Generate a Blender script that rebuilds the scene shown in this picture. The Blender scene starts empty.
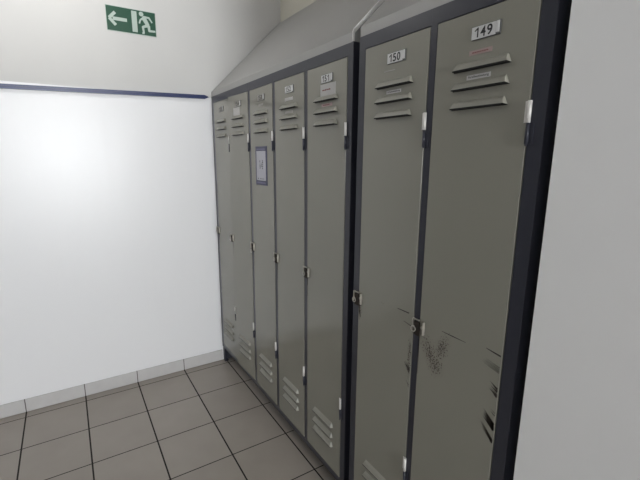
import bpy, bmesh, math, random
from mathutils import Vector, Matrix
random.seed(7)
C = bpy.context.scene.collection

# ------------------------------------------------------------------ materials
def mat(name, col, rough=0.5, metal=0.0, spec=0.5, noise=0.0, nscale=6.0, bump=0.0, bscale=200.0):
    m = bpy.data.materials.new(name); m.use_nodes = True
    nt = m.node_tree; b = nt.nodes['Principled BSDF']
    b.inputs['Base Color'].default_value = (*col, 1)
    b.inputs['Roughness'].default_value = rough
    b.inputs['Metallic'].default_value = metal
    b.inputs['Specular IOR Level'].default_value = spec
    tc = nt.nodes.new('ShaderNodeTexCoord')
    if noise > 0:
        n = nt.nodes.new('ShaderNodeTexNoise'); n.inputs['Scale'].default_value = nscale
        n.inputs['Detail'].default_value = 4
        nt.links.new(tc.outputs['Object'], n.inputs['Vector'])
        mr = nt.nodes.new('ShaderNodeMapRange')
        mr.inputs['From Min'].default_value = 0.3; mr.inputs['From Max'].default_value = 0.7
        mr.inputs['To Min'].default_value = 1 - noise; mr.inputs['To Max'].default_value = 1 + noise
        nt.links.new(n.outputs['Fac'], mr.inputs['Value'])
        mx = nt.nodes.new('ShaderNodeVectorMath'); mx.operation = 'SCALE'
        mx.inputs[0].default_value = col
        nt.links.new(mr.outputs['Result'], mx.inputs['Scale'])
        nt.links.new(mx.outputs['Vector'], b.inputs['Base Color'])
    if bump > 0:
        n2 = nt.nodes.new('ShaderNodeTexNoise'); n2.inputs['Scale'].default_value = bscale
        nt.links.new(tc.outputs['Object'], n2.inputs['Vector'])
        bp = nt.nodes.new('ShaderNodeBump'); bp.inputs['Strength'].default_value = bump
        bp.inputs['Distance'].default_value = 0.001
        nt.links.new(n2.outputs['Fac'], bp.inputs['Height'])
        nt.links.new(bp.outputs['Normal'], b.inputs['Normal'])
    return m

class NB:
    """small node builder"""
    def __init__(s, m): s.nt = m.node_tree; s.b = s.nt.nodes['Principled BSDF']
    def n(s, t, **k):
        x = s.nt.nodes.new(t)
        for a, v in k.items(): setattr(x, a, v)
        return x
    def l(s, a, b): s.nt.links.new(a, b)
    def math(s, op, a, b=None, clamp=False):
        x = s.n('ShaderNodeMath', operation=op); x.use_clamp = clamp
        for i, v in enumerate((a, b)):
            if v is None: continue
            if isinstance(v, (int, float)): x.inputs[i].default_value = v
            else: s.l(v, x.inputs[i])
        return x.outputs[0]
    def mix(s, f, a, b):
        x = s.n('ShaderNodeMix', data_type='RGBA')
        if isinstance(f, (int, float)): x.inputs['Factor'].default_value = f
        else: s.l(f, x.inputs['Factor'])
        for nm, v in (('A', a), ('B', b)):
            sock = [i for i in x.inputs if i.name == nm and i.type == 'RGBA'][0]
            if isinstance(v, tuple): sock.default_value = (*v, 1)
            else: s.l(v, sock)
        return [o for o in x.outputs if o.type == 'RGBA'][0]
    def ramp(s, v, a, b, c=0.0, d=1.0):
        x = s.n('ShaderNodeMapRange'); x.clamp = True
        s.l(v, x.inputs['Value'])
        for k, q in zip(('From Min', 'From Max', 'To Min', 'To Max'), (a, b, c, d)): x.inputs[k].default_value = q
        return x.outputs['Result']

DOOR = (0.278, 0.271, 0.231)
SLATE = (0.037, 0.039, 0.053)
M = {}
M['door'] = mat('grey_green_enamel', DOOR, 0.09, noise=0.03, nscale=3, spec=0.5)
M['louvre'] = mat('louvre_enamel', DOOR, 0.42)
M['slate'] = mat('slate_enamel', SLATE, 0.30, spec=0.42, noise=0.05, nscale=5)
M['carcass'] = mat('carcass_enamel', (0.045, 0.047, 0.055), 0.45)
M['hood'] = mat('light_grey_enamel', (0.36, 0.356, 0.348), 0.42, noise=0.03, nscale=2.5)
M['hood_rim'] = mat('pale_grey_rim', (0.80, 0.79, 0.77), 0.4)
M['grime'] = mat('dark_grime', (0.028, 0.021, 0.016), 0.8)
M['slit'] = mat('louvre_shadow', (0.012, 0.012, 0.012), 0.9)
M['door_dull'] = mat('worn_enamel_plate', (0.20, 0.185, 0.15), 0.45, noise=0.2, nscale=80)
M['steel'] = mat('worn_steel', (0.50, 0.475, 0.42), 0.38, metal=0.7, noise=0.15, nscale=60)
M['hinge_pale'] = mat('hinge_bare_metal', (0.74, 0.72, 0.69), 0.45, metal=0.15)
M['plate'] = mat('plate_white', (0.66, 0.66, 0.66), 0.35)
M['plate_rim'] = mat('plate_rim', (0.10, 0.10, 0.095), 0.5)
M['plate_grey'] = mat('plate_grey', (0.30, 0.29, 0.26), 0.4)
M['ink'] = mat('black_ink', (0.012, 0.012, 0.014), 0.5)
M['red_ink'] = mat('red_ink', (0.20, 0.06, 0.06), 0.6)
M['paper'] = mat('white_paper', (0.50, 0.49, 0.48), 0.7)
M['faint'] = mat('faded_sticker', (0.34, 0.33, 0.30), 0.6)
M['pink'] = mat('pink_sticker', (0.38, 0.275, 0.26), 0.6)
M['blue_border'] = mat('blue_border', (0.040, 0.040, 0.105), 0.35)
M['pale_blue'] = mat('pale_blue_band', (0.13, 0.13, 0.23), 0.4)
M['sleeve_paper'] = mat('sleeve_paper', (0.46, 0.46, 0.52), 0.3)
M['rail'] = mat('navy_rail', (0.014, 0.026, 0.105), 0.28)
M['sign_green'] = mat('sign_green', (0.005, 0.062, 0.031), 0.4)
M['sign_pale'] = mat('sign_pale', (0.42, 0.50, 0.45), 0.4)
M['ceiling'] = mat('ceiling_paint', (0.88, 0.88, 0.87), 0.9, noise=0.02)
M['side_wall'] = mat('side_wall_paint', (0.30, 0.30, 0.30), 0.7, noise=0.04)
M['back_wall'] = mat('beige_wall_paint', (0.56, 0.54, 0.47), 0.85, noise=0.02)
M['pier'] = mat('white_wall_paint', (0.90, 0.90, 0.90), 0.6, noise=0.01)

# end wall: matt light grey above, glossy white washable paint below the rail
m = mat('end_wall_paint', (0.8, 0.8, 0.8), 0.6); M['end_wall'] = m
k = NB(m); tc = k.n('ShaderNodeTexCoord'); sp = k.n('ShaderNodeSeparateXYZ'); k.l(tc.outputs['Object'], sp.inputs[0])
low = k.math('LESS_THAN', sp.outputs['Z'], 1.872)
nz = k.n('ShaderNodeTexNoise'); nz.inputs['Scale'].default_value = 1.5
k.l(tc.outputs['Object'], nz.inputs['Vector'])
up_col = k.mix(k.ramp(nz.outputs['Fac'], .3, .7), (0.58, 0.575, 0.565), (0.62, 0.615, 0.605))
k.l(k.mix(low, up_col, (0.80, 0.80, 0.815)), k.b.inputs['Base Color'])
k.l(k.ramp(low, 0, 1, 0.8, 0.32), k.b.inputs['Roughness'])
mp = k.n('ShaderNodeMapping'); mp.inputs['Scale'].default_value = (1, 14, 0.6); k.l(tc.outputs['Object'], mp.inputs[0])
n2 = k.n('ShaderNodeTexNoise'); n2.inputs['Scale'].default_value = 1.0; n2.inputs['Detail'].default_value = 1
k.l(mp.outputs[0], n2.inputs['Vector'])
bp = k.n('ShaderNodeBump'); bp.inputs['Strength'].default_value = 0.25; bp.inputs['Distance'].default_value = 0.004
k.l(n2.outputs['Fac'], bp.inputs['Height']); k.l(bp.outputs[0], k.b.inputs['Normal'])

# floor tiles with dark joints
T, TX, TY = 0.3058, 0.057, 0.0218
m = mat('floor_tiles', (0.2, 0.19, 0.17), 0.35); M['floor'] = m
k = NB(m); tc = k.n('ShaderNodeTexCoord'); sp = k.n('ShaderNodeSeparateXYZ'); k.l(tc.outputs['Object'], sp.inputs[0])
def joint(ax, off, half):
    a = k.math('DIVIDE', k.math('SUBTRACT', sp.outputs[ax], off), T)
    f = k.math('ABSOLUTE', k.math('SUBTRACT', k.math('FRACT', k.math('ADD', a, 0.5)), 0.5))
    return k.math('LESS_THAN', f, half / T), k.math('FLOOR', a)
jx, ix = joint('X', TX, 0.0027); jy, iy = joint('Y', TY, 0.0036)
g = k.math('MAXIMUM', jx, jy)
cv = k.n('ShaderNodeCombineXYZ'); k.l(ix, cv.inputs[0]); k.l(iy, cv.inputs[1])
wn = k.n('ShaderNodeTexWhiteNoise'); k.l(cv.outputs[0], wn.inputs['Vector'])
nz = k.n('ShaderNodeTexNoise'); nz.inputs['Scale'].default_value = 7; nz.inputs['Detail'].default_value = 5
k.l(tc.outputs['Object'], nz.inputs['Vector'])
v = k.math('ADD', k.math('MULTIPLY', wn.outputs['Value'], 0.35), k.math('MULTIPLY', nz.outputs['Fac'], 0.65))
tile = k.mix(k.ramp(v, .2, .8), (0.345, 0.310, 0.272), (0.400, 0.362, 0.320))
k.l(k.mix(g, tile, (0.012, 0.009, 0.008)), k.b.inputs['Base Color'])
k.l(k.ramp(g, 0, 1, 0.38, 0.9), k.b.inputs['Roughness'])
bp = k.n('ShaderNodeBump'); bp.invert = True; bp.inputs['Strength'].default_value = 0.5; bp.inputs['Distance'].default_value = 0.002
k.l(g, bp.inputs['Height']); k.l(bp.outputs[0], k.b.inputs['Normal'])

# skirting tiles
m = mat('skirting_tile', (0.55, 0.54, 0.53), 0.4); M['skirting'] = m
k = NB(m); tc = k.n('ShaderNodeTexCoord'); sp = k.n('ShaderNodeSeparateXYZ'); k.l(tc.outputs['Object'], sp.inputs[0])
jy, _ = joint('Y', TY, 0.0026)
nz = k.n('ShaderNodeTexNoise'); nz.inputs['Scale'].default_value = 12; k.l(tc.outputs['Object'], nz.inputs['Vector'])
k.l(k.mix(jy, k.mix(nz.outputs['Fac'], (0.47, 0.46, 0.455), (0.55, 0.54, 0.535)), (0.10, 0.09, 0.085)), k.b.inputs['Base Color'])

def rust_door(name, spots):
    """door enamel with speckled rust patches; spots = (x, z, angle, half length, half width) in door coordinates"""
    m = mat(name, DOOR, 0.19); k = NB(m)
    tc = k.n('ShaderNodeTexCoord'); tot = None
    for x, z, ang, a, b in spots:
        mp = k.n('ShaderNodeMapping'); mp.vector_type = 'TEXTURE'
        mp.inputs['Location'].default_value = (x, 0, z); mp.inputs['Rotation'].default_value = (0, ang, 0)
        mp.inputs['Scale'].default_value = (b, 1, a)
        k.l(tc.outputs['Object'], mp.inputs[0])
        vl = k.n('ShaderNodeVectorMath', operation='LENGTH'); k.l(mp.outputs[0], vl.inputs[0])
        r = k.ramp(vl.outputs['Value'], 0.15, 1.0, 1.0, 0.0)
        tot = r if tot is None else k.math('MAXIMUM', tot, r)
    n1 = k.n('ShaderNodeTexNoise'); n1.inputs['Scale'].default_value = 210; n1.inputs['Detail'].default_value = 3
    k.l(tc.outputs['Object'], n1.inputs['Vector'])
    th = k.math('SUBTRACT', 0.66, k.math('MULTIPLY', tot, 0.19))
    f = k.ramp(k.math('SUBTRACT', n1.outputs['Fac'], th), 0.0, 0.035)
    f = k.math('MULTIPLY', f, k.math('GREATER_THAN', tot, 0.01))
    base = k.mix(k.math('MULTIPLY', tot, 0.22), DOOR, (0.17, 0.125, 0.10))
    k.l(k.mix(k.math('MULTIPLY', f, 0.85), base, (0.045, 0.029, 0.023)), k.b.inputs['Base Color'])
    k.l(k.ramp(f, 0, 1, 0.19, 0.85), k.b.inputs['Roughness'])
    return m

# ------------------------------------------------------------------ mesh helpers
class B:
    """collects shapes into one mesh, several material slots"""
    def __init__(s): s.bm = bmesh.new(); s.mats = []
    def mi(s, m):
        if m not in s.mats: s.mats.append(m)
        return s.mats.index(m)
    def poly(s, pts, m, rev=False):
        vs = [s.bm.verts.new(p) for p in pts]
        if rev: vs.reverse()
        f = s.bm.faces.new(vs); f.material_index = s.mi(m); return f
    def box(s, lo, hi, m, bev=0.0):
        x0, y0, z0 = lo; x1, y1, z1 = hi
        r = bmesh.ops.create_cube(s.bm, size=1)
        for v in r['verts']:
            v.co = Vector(((x0 + x1) / 2 + v.co.x * (x1 - x0), (y0 + y1) / 2 + v.co.y * (y1 - y0), (z0 + z1) / 2 + v.co.z * (z1 - z0)))
        fs = {f for v in r['verts'] for f in v.link_faces}
        i = s.mi(m)
        for f in fs: f.material_index = i
        if bev > 0:
            es = list({e for v in r['verts'] for e in v.link_edges})
            q = bmesh.ops.bevel(s.bm, geom=es, offset=bev, segments=2, affect='EDGES', profile=0.5)
            for f in q['faces']: f.material_index = i
    def prism(s, pts, axis, a, b, m):
        """polygon pts (two coordinates of the other axes, in order) swept along axis from a to b"""
        def p3(p, t):
            q = list(p); q.insert(axis, t); return Vector(q)
        A = [s.bm.verts.new(p3(p, a)) for p in pts]; Bv = [s.bm.verts.new(p3(p, b)) for p in pts]
        fs = [s.bm.faces.new(A), s.bm.faces.new(list(reversed(Bv)))]
        n = len(pts)
        for i in range(n): fs.append(s.bm.faces.new((A[i], Bv[i], Bv[(i + 1) % n], A[(i + 1) % n])))
        i = s.mi(m)
        for f in fs: f.material_index = i
        bmesh.ops.recalc_face_normals(s.bm, faces=fs)
    def cyl(s, p0, p1, r, m, seg=14, r2=None, caps=True):
        p0 = Vector(p0); p1 = Vector(p1); d = p1 - p0
        q = bmesh.ops.create_cone(s.bm, cap_ends=caps, segments=seg, radius1=r, radius2=r if r2 is None else r2, depth=d.length)
        mt = Matrix.Translation((p0 + p1) / 2) @ d.to_track_quat('Z', 'Y').to_matrix().to_4x4()
        bmesh.ops.transform(s.bm, matrix=mt, verts=q['verts'])
        i = s.mi(m)
        for f in {f for v in q['verts'] for f in v.link_faces}: f.material_index = i; f.smooth = len(f.verts) == 4
    def torus(s, c, R, r, m, axis='Y', seg=20, ring=8, a0=0, a1=2 * math.pi):
        c = Vector(c); rows = []
        full = abs(a1 - a0 - 2 * math.pi) < 1e-4
        n = seg if full else seg + 1
        for i in range(n):
            a = a0 + (a1 - a0) * i / seg; row = []
            for j in range(ring):
                b = 2 * math.pi * j / ring; q = R + r * math.cos(b); h = r * math.sin(b)
                p = {'Y': Vector((q * math.cos(a), h, q * math.sin(a))), 'X': Vector((h, q * math.cos(a), q * math.sin(a)))}[axis]
                row.append(s.bm.verts.new(c + p))
            rows.append(row)
        ii = s.mi(m); fs = []
        for i in range(n if full else n - 1):
            A = rows[i]; D = rows[(i + 1) % n]
            for j in range(ring):
                f = s.bm.faces.new((A[j], D[j], D[(j + 1) % ring], A[(j + 1) % ring])); f.material_index = ii; f.smooth = True; fs.append(f)
        bmesh.ops.recalc_face_normals(s.bm, faces=fs)
    def text(s, body, x, y, z, size, m, width=None, bold=0.0, face='-Y'):
        """flat lettering centred at (x, z), facing -Y"""
        cu = bpy.data.curves.new('lettering', 'FONT'); cu.body = body; cu.size = size; cu.align_x = 'CENTER'; cu.align_y = 'CENTER'
        cu.offset = bold
        o = bpy.data.objects.new('lettering', cu); C.objects.link(o)
        dg = bpy.context.evaluated_depsgraph_get(); me = bpy.data.meshes.new_from_object(o.evaluated_get(dg))
        bpy.data.objects.remove(o); bpy.data.curves.remove(cu)
        xs = [v.co.x for v in me.vertices]; ys = [v.co.y for v in me.vertices]
        cx = (min(xs) + max(xs)) / 2; cy = (min(ys) + max(ys)) / 2
        sc = 1.0 if width is None else width / (max(xs) - min(xs))
        vs = [s.bm.verts.new((x + (v.co.x - cx) * sc, y, z + (v.co.y - cy))) for v in me.vertices]
        i = s.mi(m)
        for p in me.polygons:
            try: f = s.bm.faces.new([vs[j] for j in p.vertices]); f.material_index = i
            except ValueError: pass
        bpy.data.meshes.remove(me)
    def stroke(s, p0, p1, w0, w1, y, m):
        """thin tapered mark in the XZ plane"""
        a = Vector((p0[0], 0, p0[1])); b = Vector((p1[0], 0, p1[1])); d = (b - a).normalized()
        n = Vector((-d.z, 0, d.x)); c = a.lerp(b, 0.5); wm = (w0 + w1) / 2 * random.uniform(.9, 1.25)
        o = Vector((0, y, 0))
        pts = [a + n * w0 / 2 + o, c + n * wm / 2 + o, b + n * w1 / 2 + o, b - n * w1 / 2 + o, c - n * wm / 2 + o, a - n * w0 / 2 + o]
        f = s.poly(pts, m)
        f.normal_update()
        if f.normal.y > 0: f.normal_flip()
    def mesh(s, name):
        me = bpy.data.meshes.new(name); s.bm.to_mesh(me); s.bm.free()
        for m in s.mats: me.materials.append(m)
        return me
    def build(s, name, parent=None, loc=(0, 0, 0), rotz=0.0):
        return link(name, s.mesh(name), parent, loc, rotz)

def link(name, me, parent=None, loc=(0, 0, 0), rotz=0.0):
    o = bpy.data.objects.new(name, me); C.objects.link(o)
    o.location = loc; o.rotation_euler = (0, 0, rotz)
    if parent: o.parent = parent
    return o

def tag(o, label, cat, group=None):
    o['label'] = label; o['category'] = cat
    if group: o['group'] = group
    return o
def thing(name, loc, label, cat, group=None):
    o = bpy.data.objects.new(name, None); C.objects.link(o); o.location = loc; o.empty_display_size = 0.1
    return tag(o, label, cat, group)
def struct(o): o['kind'] = 'structure'; return o

# ------------------------------------------------------------------ the setting
XE, YB, YL, XR, ZC = -0.008, 0.52, -1.95, 12.0, 2.75
def slab(name, lo, hi, m):
    b = B(); b.box(lo, hi, m); return struct(b.build(name))
slab('floor', (XE - .1, YL - .1, -.1), (XR + .1, YB + .1, 0), M['floor'])
slab('ceiling', (XE - .1, YL - .1, ZC), (XR + .1, YB + .1, ZC + .1), M['ceiling'])
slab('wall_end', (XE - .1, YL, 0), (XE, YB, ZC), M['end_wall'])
slab('wall_back', (XE - .1, YB, 0), (XR, YB + .1, ZC), M['back_wall'])
slab('wall_left', (XE - .1, YL - .1, 0), (XR, YL, ZC), M['side_wall'])
slab('wall_rear', (XR, YL, 0), (XR + .1, YB, ZC), M['side_wall'])
slab('wall_right', (2.262, -0.012, 0), (XR, YB, ZC), M['pier'])
b = B(); b.box((XE, YL, 0.002), (0, -0.001, 0.083), M['skirting'], 0.0015); struct(b.build('baseboard_end'))

# navy wall rail, mitred end near the lockers (very slightly out of level)
b = B(); ln = 1.85
b.prism([(-ln, -.0122), (-.024, -.0122), (-.0, -.002), (-.0, .002), (-.024, .0122), (-ln, .0122)], 0, 0.0, 0.010, M['rail'])
b.prism([(-ln, -.0115), (-.028, -.0115), (-.008, -.0035), (-.03, -.0035), (-ln, -.0035)], 0, 0.010, 0.013, M['rail'])
b.prism([(-ln, .0035), (-.03, .0035), (-.008, .0035), (-.028, .0115), (-ln, .0115)], 0, 0.010, 0.013, M['rail'])
o = struct(b.build('trim_1', None, (XE, -0.018, 1.8765))); o.rotation_euler = (0.03, 0, 0)

# ------------------------------------------------------------------ emergency exit sign (right part is in the photo)
s = thing('exit_sign', (XE, -0.313, 2.194), 'green emergency exit sign with pale running figure high on the white end wall', 'sign')
W, H = 0.266, 0.134
def yz(y, z): return (y, z)
b = B(); b.box((0, -W, 0), (0.003, 0, H), M['sign_pale'], 0.0008); b.build('backing_plate', s)
b = B(); b.box((0.003, -W + .003, .003), (0.0036, -.003, H - .003), M['sign_green']); b.build('green_panel', s)
b = B(); lev = [0.0042]
def seg(p, q, w0, w1):
    lev[0] += .00003; x = lev[0]
    a = Vector((0, *p)); c = Vector((0, *q)); d = (c - a).normalized(); n = Vector((0, -d.z, d.y))
    b.prism([tuple((a + n * w0 / 2).yz), tuple((c + n * w1 / 2).yz), tuple((c - n * w1 / 2).yz), tuple((a - n * w0 / 2).yz)], 0, 0.0036, x, M['sign_pale'])
def disc(c, r):
    lev[0] += .00003
    b.prism([(c[0] + r * math.cos(t * math.pi / 10), c[1] + r * math.sin(t * math.pi / 10)) for t in range(20)], 0, 0.0036, lev[0], M['sign_pale'])
disc((-.079, .1145), .0125)
seg((-.068, .098), (-.046, .058), .026, .020)                      # trunk
disc((-.064, .096), .0105); disc((-.046, .056), .0095)
seg((-.062, .101), (-.038, .100), .011, .010); disc((-.038, .100), .005)
seg((-.038, .100), (-.021, .076), .010, .008)                      # rear arm
seg((-.066, .098), (-.086, .082), .010, .009); seg((-.086, .082), (-.092, .062), .009, .008)   # front arm
seg((-.042, .056), (-.040, .030), .016, .012); disc((-.040, .029), .0062)
seg((-.040, .029), (-.006, .030), .012, .010)                      # trailing leg
seg((-.048, .056), (-.074, .046), .016, .012); disc((-.074, .045), .0062)
seg((-.074, .045), (-.071, .012), .012, .010); seg((-.068, .012), (-.080, .012), .008, .008)   # leading leg
b.build('running_figure', s)
b = B()
b.box((0.0036, -.132, .012), (0.0042, -.104, .124), M['sign_pale']); b.build('door_symbol', s)
b = B(); seg((-.158, .067), (-.232, .067), .018, .018)
seg((-.250, .067), (-.218, .101), .016, .016); seg((-.250, .067), (-.218, .033), .016, .016); b.build('arrow_symbol', s)

# ------------------------------------------------------------------ lockers
ZB, ZT, ZRT, ZCR, DW, PITCH, DEP = 0.146, 1.836, 1.880, 1.9105, 0.2704, 0.30, 0.49
HT = ZT - ZB

def hinge_mesh():
    b = B()
    b.cyl((0, 0, 0.0), (0, 0, 0.045), 0.0042, M['slate']); b.cyl((0, 0, .0455), (0, 0, 0.0915), 0.0046, M['hinge_pale'])
    b.cyl((0, 0, -.003), (0, 0, 0.0), 0.0028, M['slate'])
    b.box((-.012, .003, .046), (0, .0055, .091), M['hinge_pale']); b.box((-.001, .002, .001), (.012, .006, .044), M['slate'])
    return b.mesh('hinge')
HINGE = hinge_mesh()

def hasp_mesh():
    b = B()
    b.box((-.003, -.0020, -.028), (.020, 0, .018), M['door_dull'], .0005)      # plate on the door
    b.box((.0195, -.010, -.024), (.0222, -.0015, .016), M['steel'], .0005)     # upstanding right flange
    b.box((-.022, -.009, .0155), (.004, -.004, .0185), M['steel'], .0006)      # strap over the post
    b.box((-.0235, -.008, -.020), (-.0208, .003, .016), M['steel'], .0005)     # staple
    b.box((-.018, -.006, -.034), (.004, -.0018, .010), M['grime'], .001)
    b.cyl((.011, -.002, -.004), (.011, -.005, -.004), .004, M['steel'])
    return b.mesh('lock_hasp')
HASP = hasp_mesh()
def ring_mesh():
    b = B(); b.torus((0, 0, 0), .0085, .0016, M['steel'], 'Y', a0=0); b.cyl((0, -.003, 0.0085), (0, .006, .0085), .0028, M['steel'])
    return b.mesh('lock_ring')
RING = ring_mesh()

def louvre(b, x0, x1, z, m):
    """pressed louvre: sloping hood open at its lower lip, mitred ends"""
    h, d, i = 0.020, 0.013, 0.009
    z1 = z + h
    P = [Vector((x0, 0, z)), Vector((x1, 0, z)), Vector((x1 - i, 0, z1)), Vector((x0 + i, 0, z1))]
    L = [Vector((x0 + .004, -d, z + .003)), Vector((x1 - .004, -d, z + .003)), Vector((x1 - i * .9, -d * .55, z1 - .006)), Vector((x0 + i * .9, -d * .55, z1 - .006))]
    for q in ([L[0], L[1], L[2], L[3]], [L[3], L[2], P[2], P[3]], [P[1], P[2], L[2], L[1]], [P[3], P[0], L[0], L[3]]): 
        b.poly(q, m)
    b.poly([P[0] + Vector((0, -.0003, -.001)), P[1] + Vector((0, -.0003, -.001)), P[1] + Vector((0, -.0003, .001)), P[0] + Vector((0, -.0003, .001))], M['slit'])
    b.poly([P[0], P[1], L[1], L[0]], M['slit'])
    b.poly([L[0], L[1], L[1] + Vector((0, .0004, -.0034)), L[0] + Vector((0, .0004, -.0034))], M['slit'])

def door_mesh(m, marks=()):
    """local frame: hinge edge at x=0, door runs to x=-DW; front face y=0; bottom z=0"""
    b = B(); b.box((-DW, 0, 0), (0, 0.018, HT), m, 0.0010)
    for z in (1.7055, 1.661, 1.616): louvre(b, -DW + .063, -DW + .219, z - ZB, M['louvre'])
    for z in (0.354, 0.305, 0.2605): louvre(b, -DW + .063, -DW + .219, z - ZB, M['louvre'])
    for p0, p1, w0, w1 in marks: b.stroke(p0, p1, w0, w1, -0.0004, M['grime'])
    return b.mesh('door')

def plate(number, grey=False):
    b = B(); W, H = .074, .0275
    b.box((-W / 2 - .0015, -.003, -H / 2 - .0015), (W / 2 + .0015, 0, H / 2 + .0015), M['plate_rim'], .0008)
    pm = M['plate_grey'] if grey else M['plate']
    b.box((-W / 2, -.0042, -H / 2), (W / 2 - .0105, -.002, H / 2), pm, .0005)
    b.box((W / 2 - .0095, -.0044, -H / 2 + .0035), (W / 2 - .0015, -.002, H / 2), M['plate'], .0005)
    x = -.0055 - .0172
    for ch in number:
        if ch == '1':
            h, w = .0107, .0034
            b.poly([(x + .0030 - w / 2 - .0002, -.0047, -h), (x + .0030 + w / 2, -.0047, -h), (x + .0030 + w / 2, -.0047, h), (x + .0030 - w / 2 + .0004, -.0047, h),
                    (x - .0060, -.0047, h * .48), (x - .0050, -.0047, h * .22), (x + .0030 - w / 2 - .0002, -.0047, h * .56)], M['ink'])
        else:
            b.text(ch, x, -.0047, 0, .0305, M['ink'], width=.0140, bold=.0006)
        x += .0172
    return b

def sticker(w, h, m, words=None, ink=None, dashes=0):
    b = B(); b.box((-w / 2, -.0009, -h / 2), (w / 2, 0, h / 2), m)
    if words: b.text(words, 0, -.0011, 0, h * .66, ink, width=w * .86, bold=.00010)
    x = -w * .36
    for i in range(dashes):
        l = random.uniform(.06, .13) * w
        if x + l > w * .40: break
        b.box((x, -.0012, -h * .03 - .001), (x + l, -.0009, h * .03 + .001), ink); x += l + w * .02
    return b

def R(n): # reproducible jitter
    random.seed(n)

def bank(name, label, x0, x1, y0, first, numbers, styles):
    root = thing(name, (x0, y0, 0), label, 'lockers')
    L = x1 - x0; n = len(numbers); f = first - x0
    # welded face frame
    b = B(); fy0, fy1 = .0015, .035
    edges = [0.0]
    for i in range(n): sh = styles[i].get('shift', 0); edges += [f + i * PITCH - .0022 + sh, f + i * PITCH + DW + .0022 + sh]
    edges.append(L)
    for i in range(0, len(edges), 2): b.box((edges[i], fy0, .115), (edges[i + 1], fy1, ZRT), M['slate'], .0015)
    for i in range(1, len(edges) - 1, 2):
        b.box((edges[i] - .002, fy0, ZT + .002), (edges[i + 1] + .002, fy1, ZRT), M['slate'], .0015)
        b.box((edges[i] - .002, fy0, .115), (edges[i + 1] + .002, fy1, ZB - .002), M['slate'], .0015)
    b.build('face_frame', root)
    b = B(); b.box((.004, .085, 0), (L - .004, .089, .117), M['carcass']); b.build('underside_shade', root)  # dark sheet standing in for the shade under the lockers
    # sheet steel body with partitions
    b = B(); y1 = DEP + .0
    for x in [0.0] + [f + i * PITCH + DW + .012 for i in range(n - 1)] + [L - .003]:
        b.box((x, fy1 - .002, .115), (x + .003, y1, ZRT - .002), M['carcass'])
    b.box((0, .012, 0), (.003, y1, .116), M['carcass']); b.box((L - .003, .012, 0), (L, y1, .116), M['carcass'])  # lower end sheets added to keep the space underneath dark
    b.box((0, y1 - .003, .115), (L, y1, ZRT - .002), M['carcass'])
    b.box((0, fy1 - .002, .117), (L, y1, .122), M['carcass']); b.box((0, fy1 - .002, ZRT - .006), (L, y1, ZRT - .002), M['carcass'])
    b.build('body', root)
    # sloping top
    b = B(); S = [(.003, ZRT), (.003, ZCR), (.499, 2.404), (.503, 2.404), (.503, ZRT)]
    b.prism(S, 0, .002, L - .0025, M['hood']); o = b.build('sloping_top', root)
    b = B()
    for xa, xb in ((L - .0035, L),):
        b.prism([(-.002, ZRT + .0005), (-.002, ZCR + .001), (.003, ZCR + .0105), (.008, ZCR + .0085), (.008, ZCR - .002), (.006, ZCR - .003), (.006, ZRT + .0005)], 0, xa, xb, M['hood_rim'])
        b.prism([(.003, ZCR + .0105), (.494, 2.4115), (.503, 2.399), (.503, 2.396), (.008, ZCR - .002)], 0, xa, xb, M['hood_rim'])
    b.build('edge_strip', o)
    # feet
    for x in (.0, L - .03):
        for y in (.006, DEP - .035):
            b = B(); b.box((x, y, 0), (x + .03, y + .004, .116), M['slate'], .001)
            xs = x + .0032 if x == 0 else x + .0228
            b.box((xs, y, 0), (xs + .004, y + .03, .116), M['slate'], .001)
            b.box((x, y, 0), (x + .03, y + .03, .004), M['slate'])
            b.build('foot', root)
    for i, num in enumerate(numbers):
        st = styles[i]
        d = link('door', st.get('mesh', DOORMESH), root, (f + i * PITCH + DW + st.get('shift', 0), 0, ZB), st.get('ajar', 0.0))
        if st.get('label'): d['label'] = st['label']
        for z in (1.527, .434): link('hinge', HINGE, d, (.0035, -.0035, z - ZB))
        h = link('lock_hasp', HASP, d, (-DW + .0, 0, 1.004 - ZB)); 
        link('lock_ring', RING, d, (-DW - .018, -.008, .988 - ZB + st.get('ring', 0)))
        p = plate(num, st.get('grey', False)).build('number_plate', d, (-DW + .1475, 0, 1.7855 - ZB))
        for nm, w, hh, mm, words, ink, dsh, x, z, lab in st.get('stickers', ()):
            s_ = sticker(w, hh, mm, words, ink, dsh).build(nm, d, (-DW + x, 0, z - ZB))
            if lab: s_['label'] = lab
    return root

R(3)
wear = [((-DW + .001, .86), (-DW + .003, .74), .004, .001), ((-DW + .004, .845), (-DW + .004, .79), .005, .002)]
DOORMESH = door_mesh(M['door'], wear)
# nearer doors: scratches and rust around the locks (door coordinates: x from the hinge edge, z from the door bottom)
X6, X7 = 1.631 + DW, 1.931 + DW
def w6(x, z): return (x - X6, z - ZB)
def w7(x, z): return (x - X7, z - ZB)
def brush(pts, conv, n, w, spread, taper=0.0004):
    out = []
    (xa, za), (xb, zb) = pts
    for i in range(n):
        t = (i + .5) / n - .5; s0 = random.uniform(0, .35)
        a = (xa + (xb - xa) * s0 + random.uniform(-.004, .004), za + (zb - za) * s0 + t * spread)
        c = (xb, zb + t * spread * random.uniform(.8, 1.5))
        out.append((conv(*a), conv(*c), taper, w * random.uniform(.45, 1.0)))
    return out
m6 = [(w6(1.752, 1.020), w6(1.766, 1.019), .0006, .0006), (w6(1.832, 1.0255), w6(1.884, 1.0265), .0018, .0036),
      (w6(1.862, .9935), w6(1.8985, .988), .0012, .0030)]
m6 += brush([(1.872, .862), (1.8985, .838)], w6, 5, .006, .018) + brush([(1.885, .93), (1.8985, .915)], w6, 3, .003, .02)
m6 += brush([(1.886, .80), (1.8985, .785)], w6, 2, .003, .01)
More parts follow.
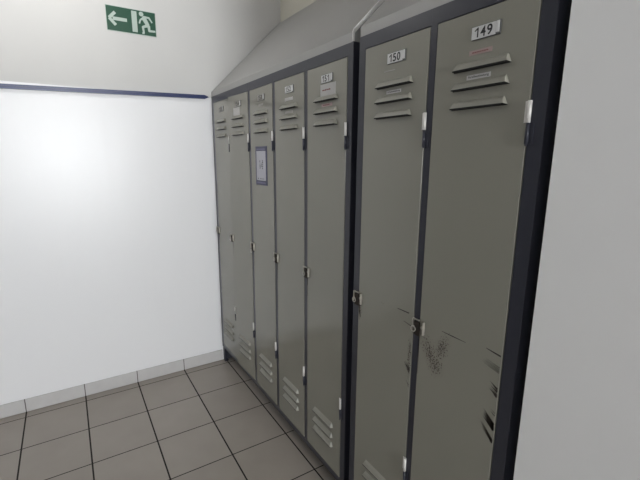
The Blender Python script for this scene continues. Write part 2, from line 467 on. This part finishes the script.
m6 += [((-DW + .002, .875), (-DW + .006, .80), .008, .003), ((-DW + .008, .81), (-DW + .012, .782), .006, .004)]
m7 = [(w7(2.016, 1.0175), w7(2.055, 1.0165), .0012, .0030), (w7(2.052, 1.0168), w7(2.096, 1.0162), .0026, .0010),
      (w7(2.158, 1.027), w7(2.1985, 1.022), .0016, .0046)]
m7 += brush([(2.142, .996), (2.1985, .985)], w7, 6, .0022, .018, .0003)
m7 += brush([(2.176, .935), (2.1990, .922)], w7, 6, .007, .03)
m7 += brush([(2.160, .858), (2.1990, .826)], w7, 7, .009, .022) + brush([(2.164, .822), (2.1990, .785)], w7, 4, .006, .010)
m7 += brush([(2.186, .870), (2.1990, .862)], w7, 2, .004, .012)
m7 += [((-DW + .0015, .86), (-DW + .003, .70), .003, .001)]
RUST7 = rust_door('rusted_enamel_nearest', [(1.978 - X7, .930 - ZB, -.45, .080, .034), (2.018 - X7, .965 - ZB, .42, .062, .028), (2.000 - X7, .905 - ZB, 0, .045, .036)])
RUST6 = rust_door('worn_enamel', [(1.893 - X6, .88 - ZB, 0, .09, .010), (1.64 - X6, .96 - ZB, 0, .05, .012)])
DOOR6 = door_mesh(RUST6, m6); DOOR7 = door_mesh(RUST7, m7)

P_, F_, I_, RI = M['paper'], M['faint'], M['ink'], M['red_ink']
A = bank('locker_row', 'long row of five grey-green steel lockers with dark frame, touching the white end wall',
     0.0, 1.549, 0.0, 0.045, ['155', '154', '153', '152', '151'],
     [dict(grey=True),
      dict(ajar=math.asin(.012 / DW), grey=True, label='slightly ajar grey-green door',
           stickers=[('sticker', .086, .044, P_, None, None, 0, .122, 1.7465, 'white paper sticker')]),
      dict(grey=True, ring=-.02, stickers=[('sticker', .055, .010, F_, None, None, 0, .142, 1.752, None), ('sticker', .055, .010, F_, None, None, 0, .142, 1.691, None)]),
      dict(stickers=[('sticker', .074, .013, P_, None, None, 0, .14, 1.746, 'torn white sticker'), ('sticker', .072, .010, F_, None, None, 0, .142, 1.691, None)]),
      dict(stickers=[('sticker', .103, .043, P_, None, RI, 4, .152, 1.7455, 'white paper sticker with a red line of writing'), ('sticker', .072, .011, M['pink'], None, RI, 5, .146, 1.691, 'small pinkish sticker')])])
Bk = bank('locker_cabinet', 'nearer grey-green steel locker pair numbered 150 and 149, its doors scratched and rust-marked',
     1.594, 2.2345, -0.009, 1.631, ['150', '149'],
     [dict(mesh=DOOR6, shift=-.002, label='grey-green door with dark scratches by its right edge',
           stickers=[('sticker', .063, .0095, P_, 'Arbeitskleidung', I_, 0, .140, 1.6905, 'small white sticker with black lettering'),
                     ('sticker', .05, .003, F_, None, None, 0, .118, 1.752, None)]),
      dict(mesh=DOOR7, shift=-.004, label='grey-green door with rust speckles and scratches',
           stickers=[('sticker', .062, .0105, M['pink'], None, RI, 9, .136, 1.7435, 'pinkish sticker with red writing'),
                     ('sticker', .066, .0105, P_, 'Straßenkleidung', I_, 0, .136, 1.6885, 'small white sticker with black lettering')])])

# ------------------------------------------------------------------ notice in a blue-edged sleeve on the third door
nt_ = thing('notice', (0.7785, -0.0002, 1.352), 'white paper notice in a blue-edged sleeve stuck on the third locker door', 'notice')
W, H = .140, .197
b = B(); b.box((-W / 2, -.0020, 0), (W / 2, 0, H), M['blue_border'], .0005)
b.box((-W / 2 + .016, -.0024, H - .017), (W / 2 - .016, -.0018, H - .011), M['pale_blue'])
b.box((-W / 2 + .016, -.0024, .008), (W / 2 - .016, -.0018, .016), M['pale_blue']); b.build('sleeve', nt_)
b = B(); b.box((-W / 2 + .014, -.0026, .024), (W / 2 - .014, -.0019, H - .023), M['sleeve_paper'])
random.seed(5)
for x, z0, z1 in ((-.016, .085, .124), (.004, .095, .112), (.017, .083, .128)):       # illegible handwriting running up the sheet
    z = z0
    while z < z1:
        l = random.uniform(.003, .008); b.box((x + random.uniform(-.003, .001), -.0029, z), (x + random.uniform(.004, .009), -.0026, z + l), M['ink']); z += l + .003
for x in (-.040, -.012, -.004, .006, .016, .026): b.box((x, -.0029, .031), (x + random.uniform(.004, .008), -.0026, .031 + random.uniform(.003, .006)), M['ink'])
b.build('sheet', nt_)

# ------------------------------------------------------------------ light: daylight from the far end of the corridor behind the camera, plus added fills
def area(name, loc, target, sx, sy, power, col):
    l = bpy.data.lights.new(name, 'AREA'); l.shape = 'RECTANGLE'; l.size = sx; l.size_y = sy; l.energy = power; l.color = col
    o = bpy.data.objects.new(name, l); C.objects.link(o); o.location = loc
    o.rotation_euler = (Vector(target) - Vector(loc)).to_track_quat('-Z', 'Y').to_euler(); return o
area('window_daylight', (11.8, -0.75, 1.5), (0, -.55, 1.2), 1.6, 1.7, 520, (0.95, 0.98, 1.0))
l = bpy.data.lights.new('ceiling_fill', 'POINT'); l.energy = 11; l.shadow_soft_size = 0.16; l.color = (1.0, 0.985, 0.96)  # added unseen fill near the ceiling, lifts the doors and sloping tops
o = bpy.data.objects.new('ceiling_fill', l); C.objects.link(o); o.location = (0.60, -0.95, 2.62)
area('side_fill', (3.4, YL + .03, 1.5), (2.4, 0, 1.3), 0.9, 1.2, 7, (0.97, 0.98, 1.0))  # added unseen fill from the left, set to brighten the right wall
w = bpy.data.worlds.new('World'); bpy.context.scene.world = w; w.use_nodes = True
w.node_tree.nodes['Background'].inputs[0].default_value = (.8, .85, .9, 1); w.node_tree.nodes['Background'].inputs[1].default_value = 0.5

# ------------------------------------------------------------------ camera
cam = bpy.data.cameras.new('Camera'); co = bpy.data.objects.new('Camera', cam); C.objects.link(co)
cam.sensor_width = 36; cam.lens = 399.64 / 640 * 36; cam.clip_start = .02
rm = Matrix(((0.5339327274735359, -0.17513834137569528, 0.8271894607118984), (0.8454954684794608, 0.10214843262700962, -0.5241212746040199), (0.007297623816561596, 0.9792304422821095, 0.20261906522984516)))
co.matrix_world = Matrix.Translation((2.71708, -0.866818, 1.496395)) @ rm.to_4x4()
sc = bpy.context.scene; sc.camera = co
sc.view_settings.view_transform = 'Standard'; sc.view_settings.exposure = 0.0
sc.cycles.use_denoising = True
sc.cycles.max_bounces = 10; sc.cycles.diffuse_bounces = 6
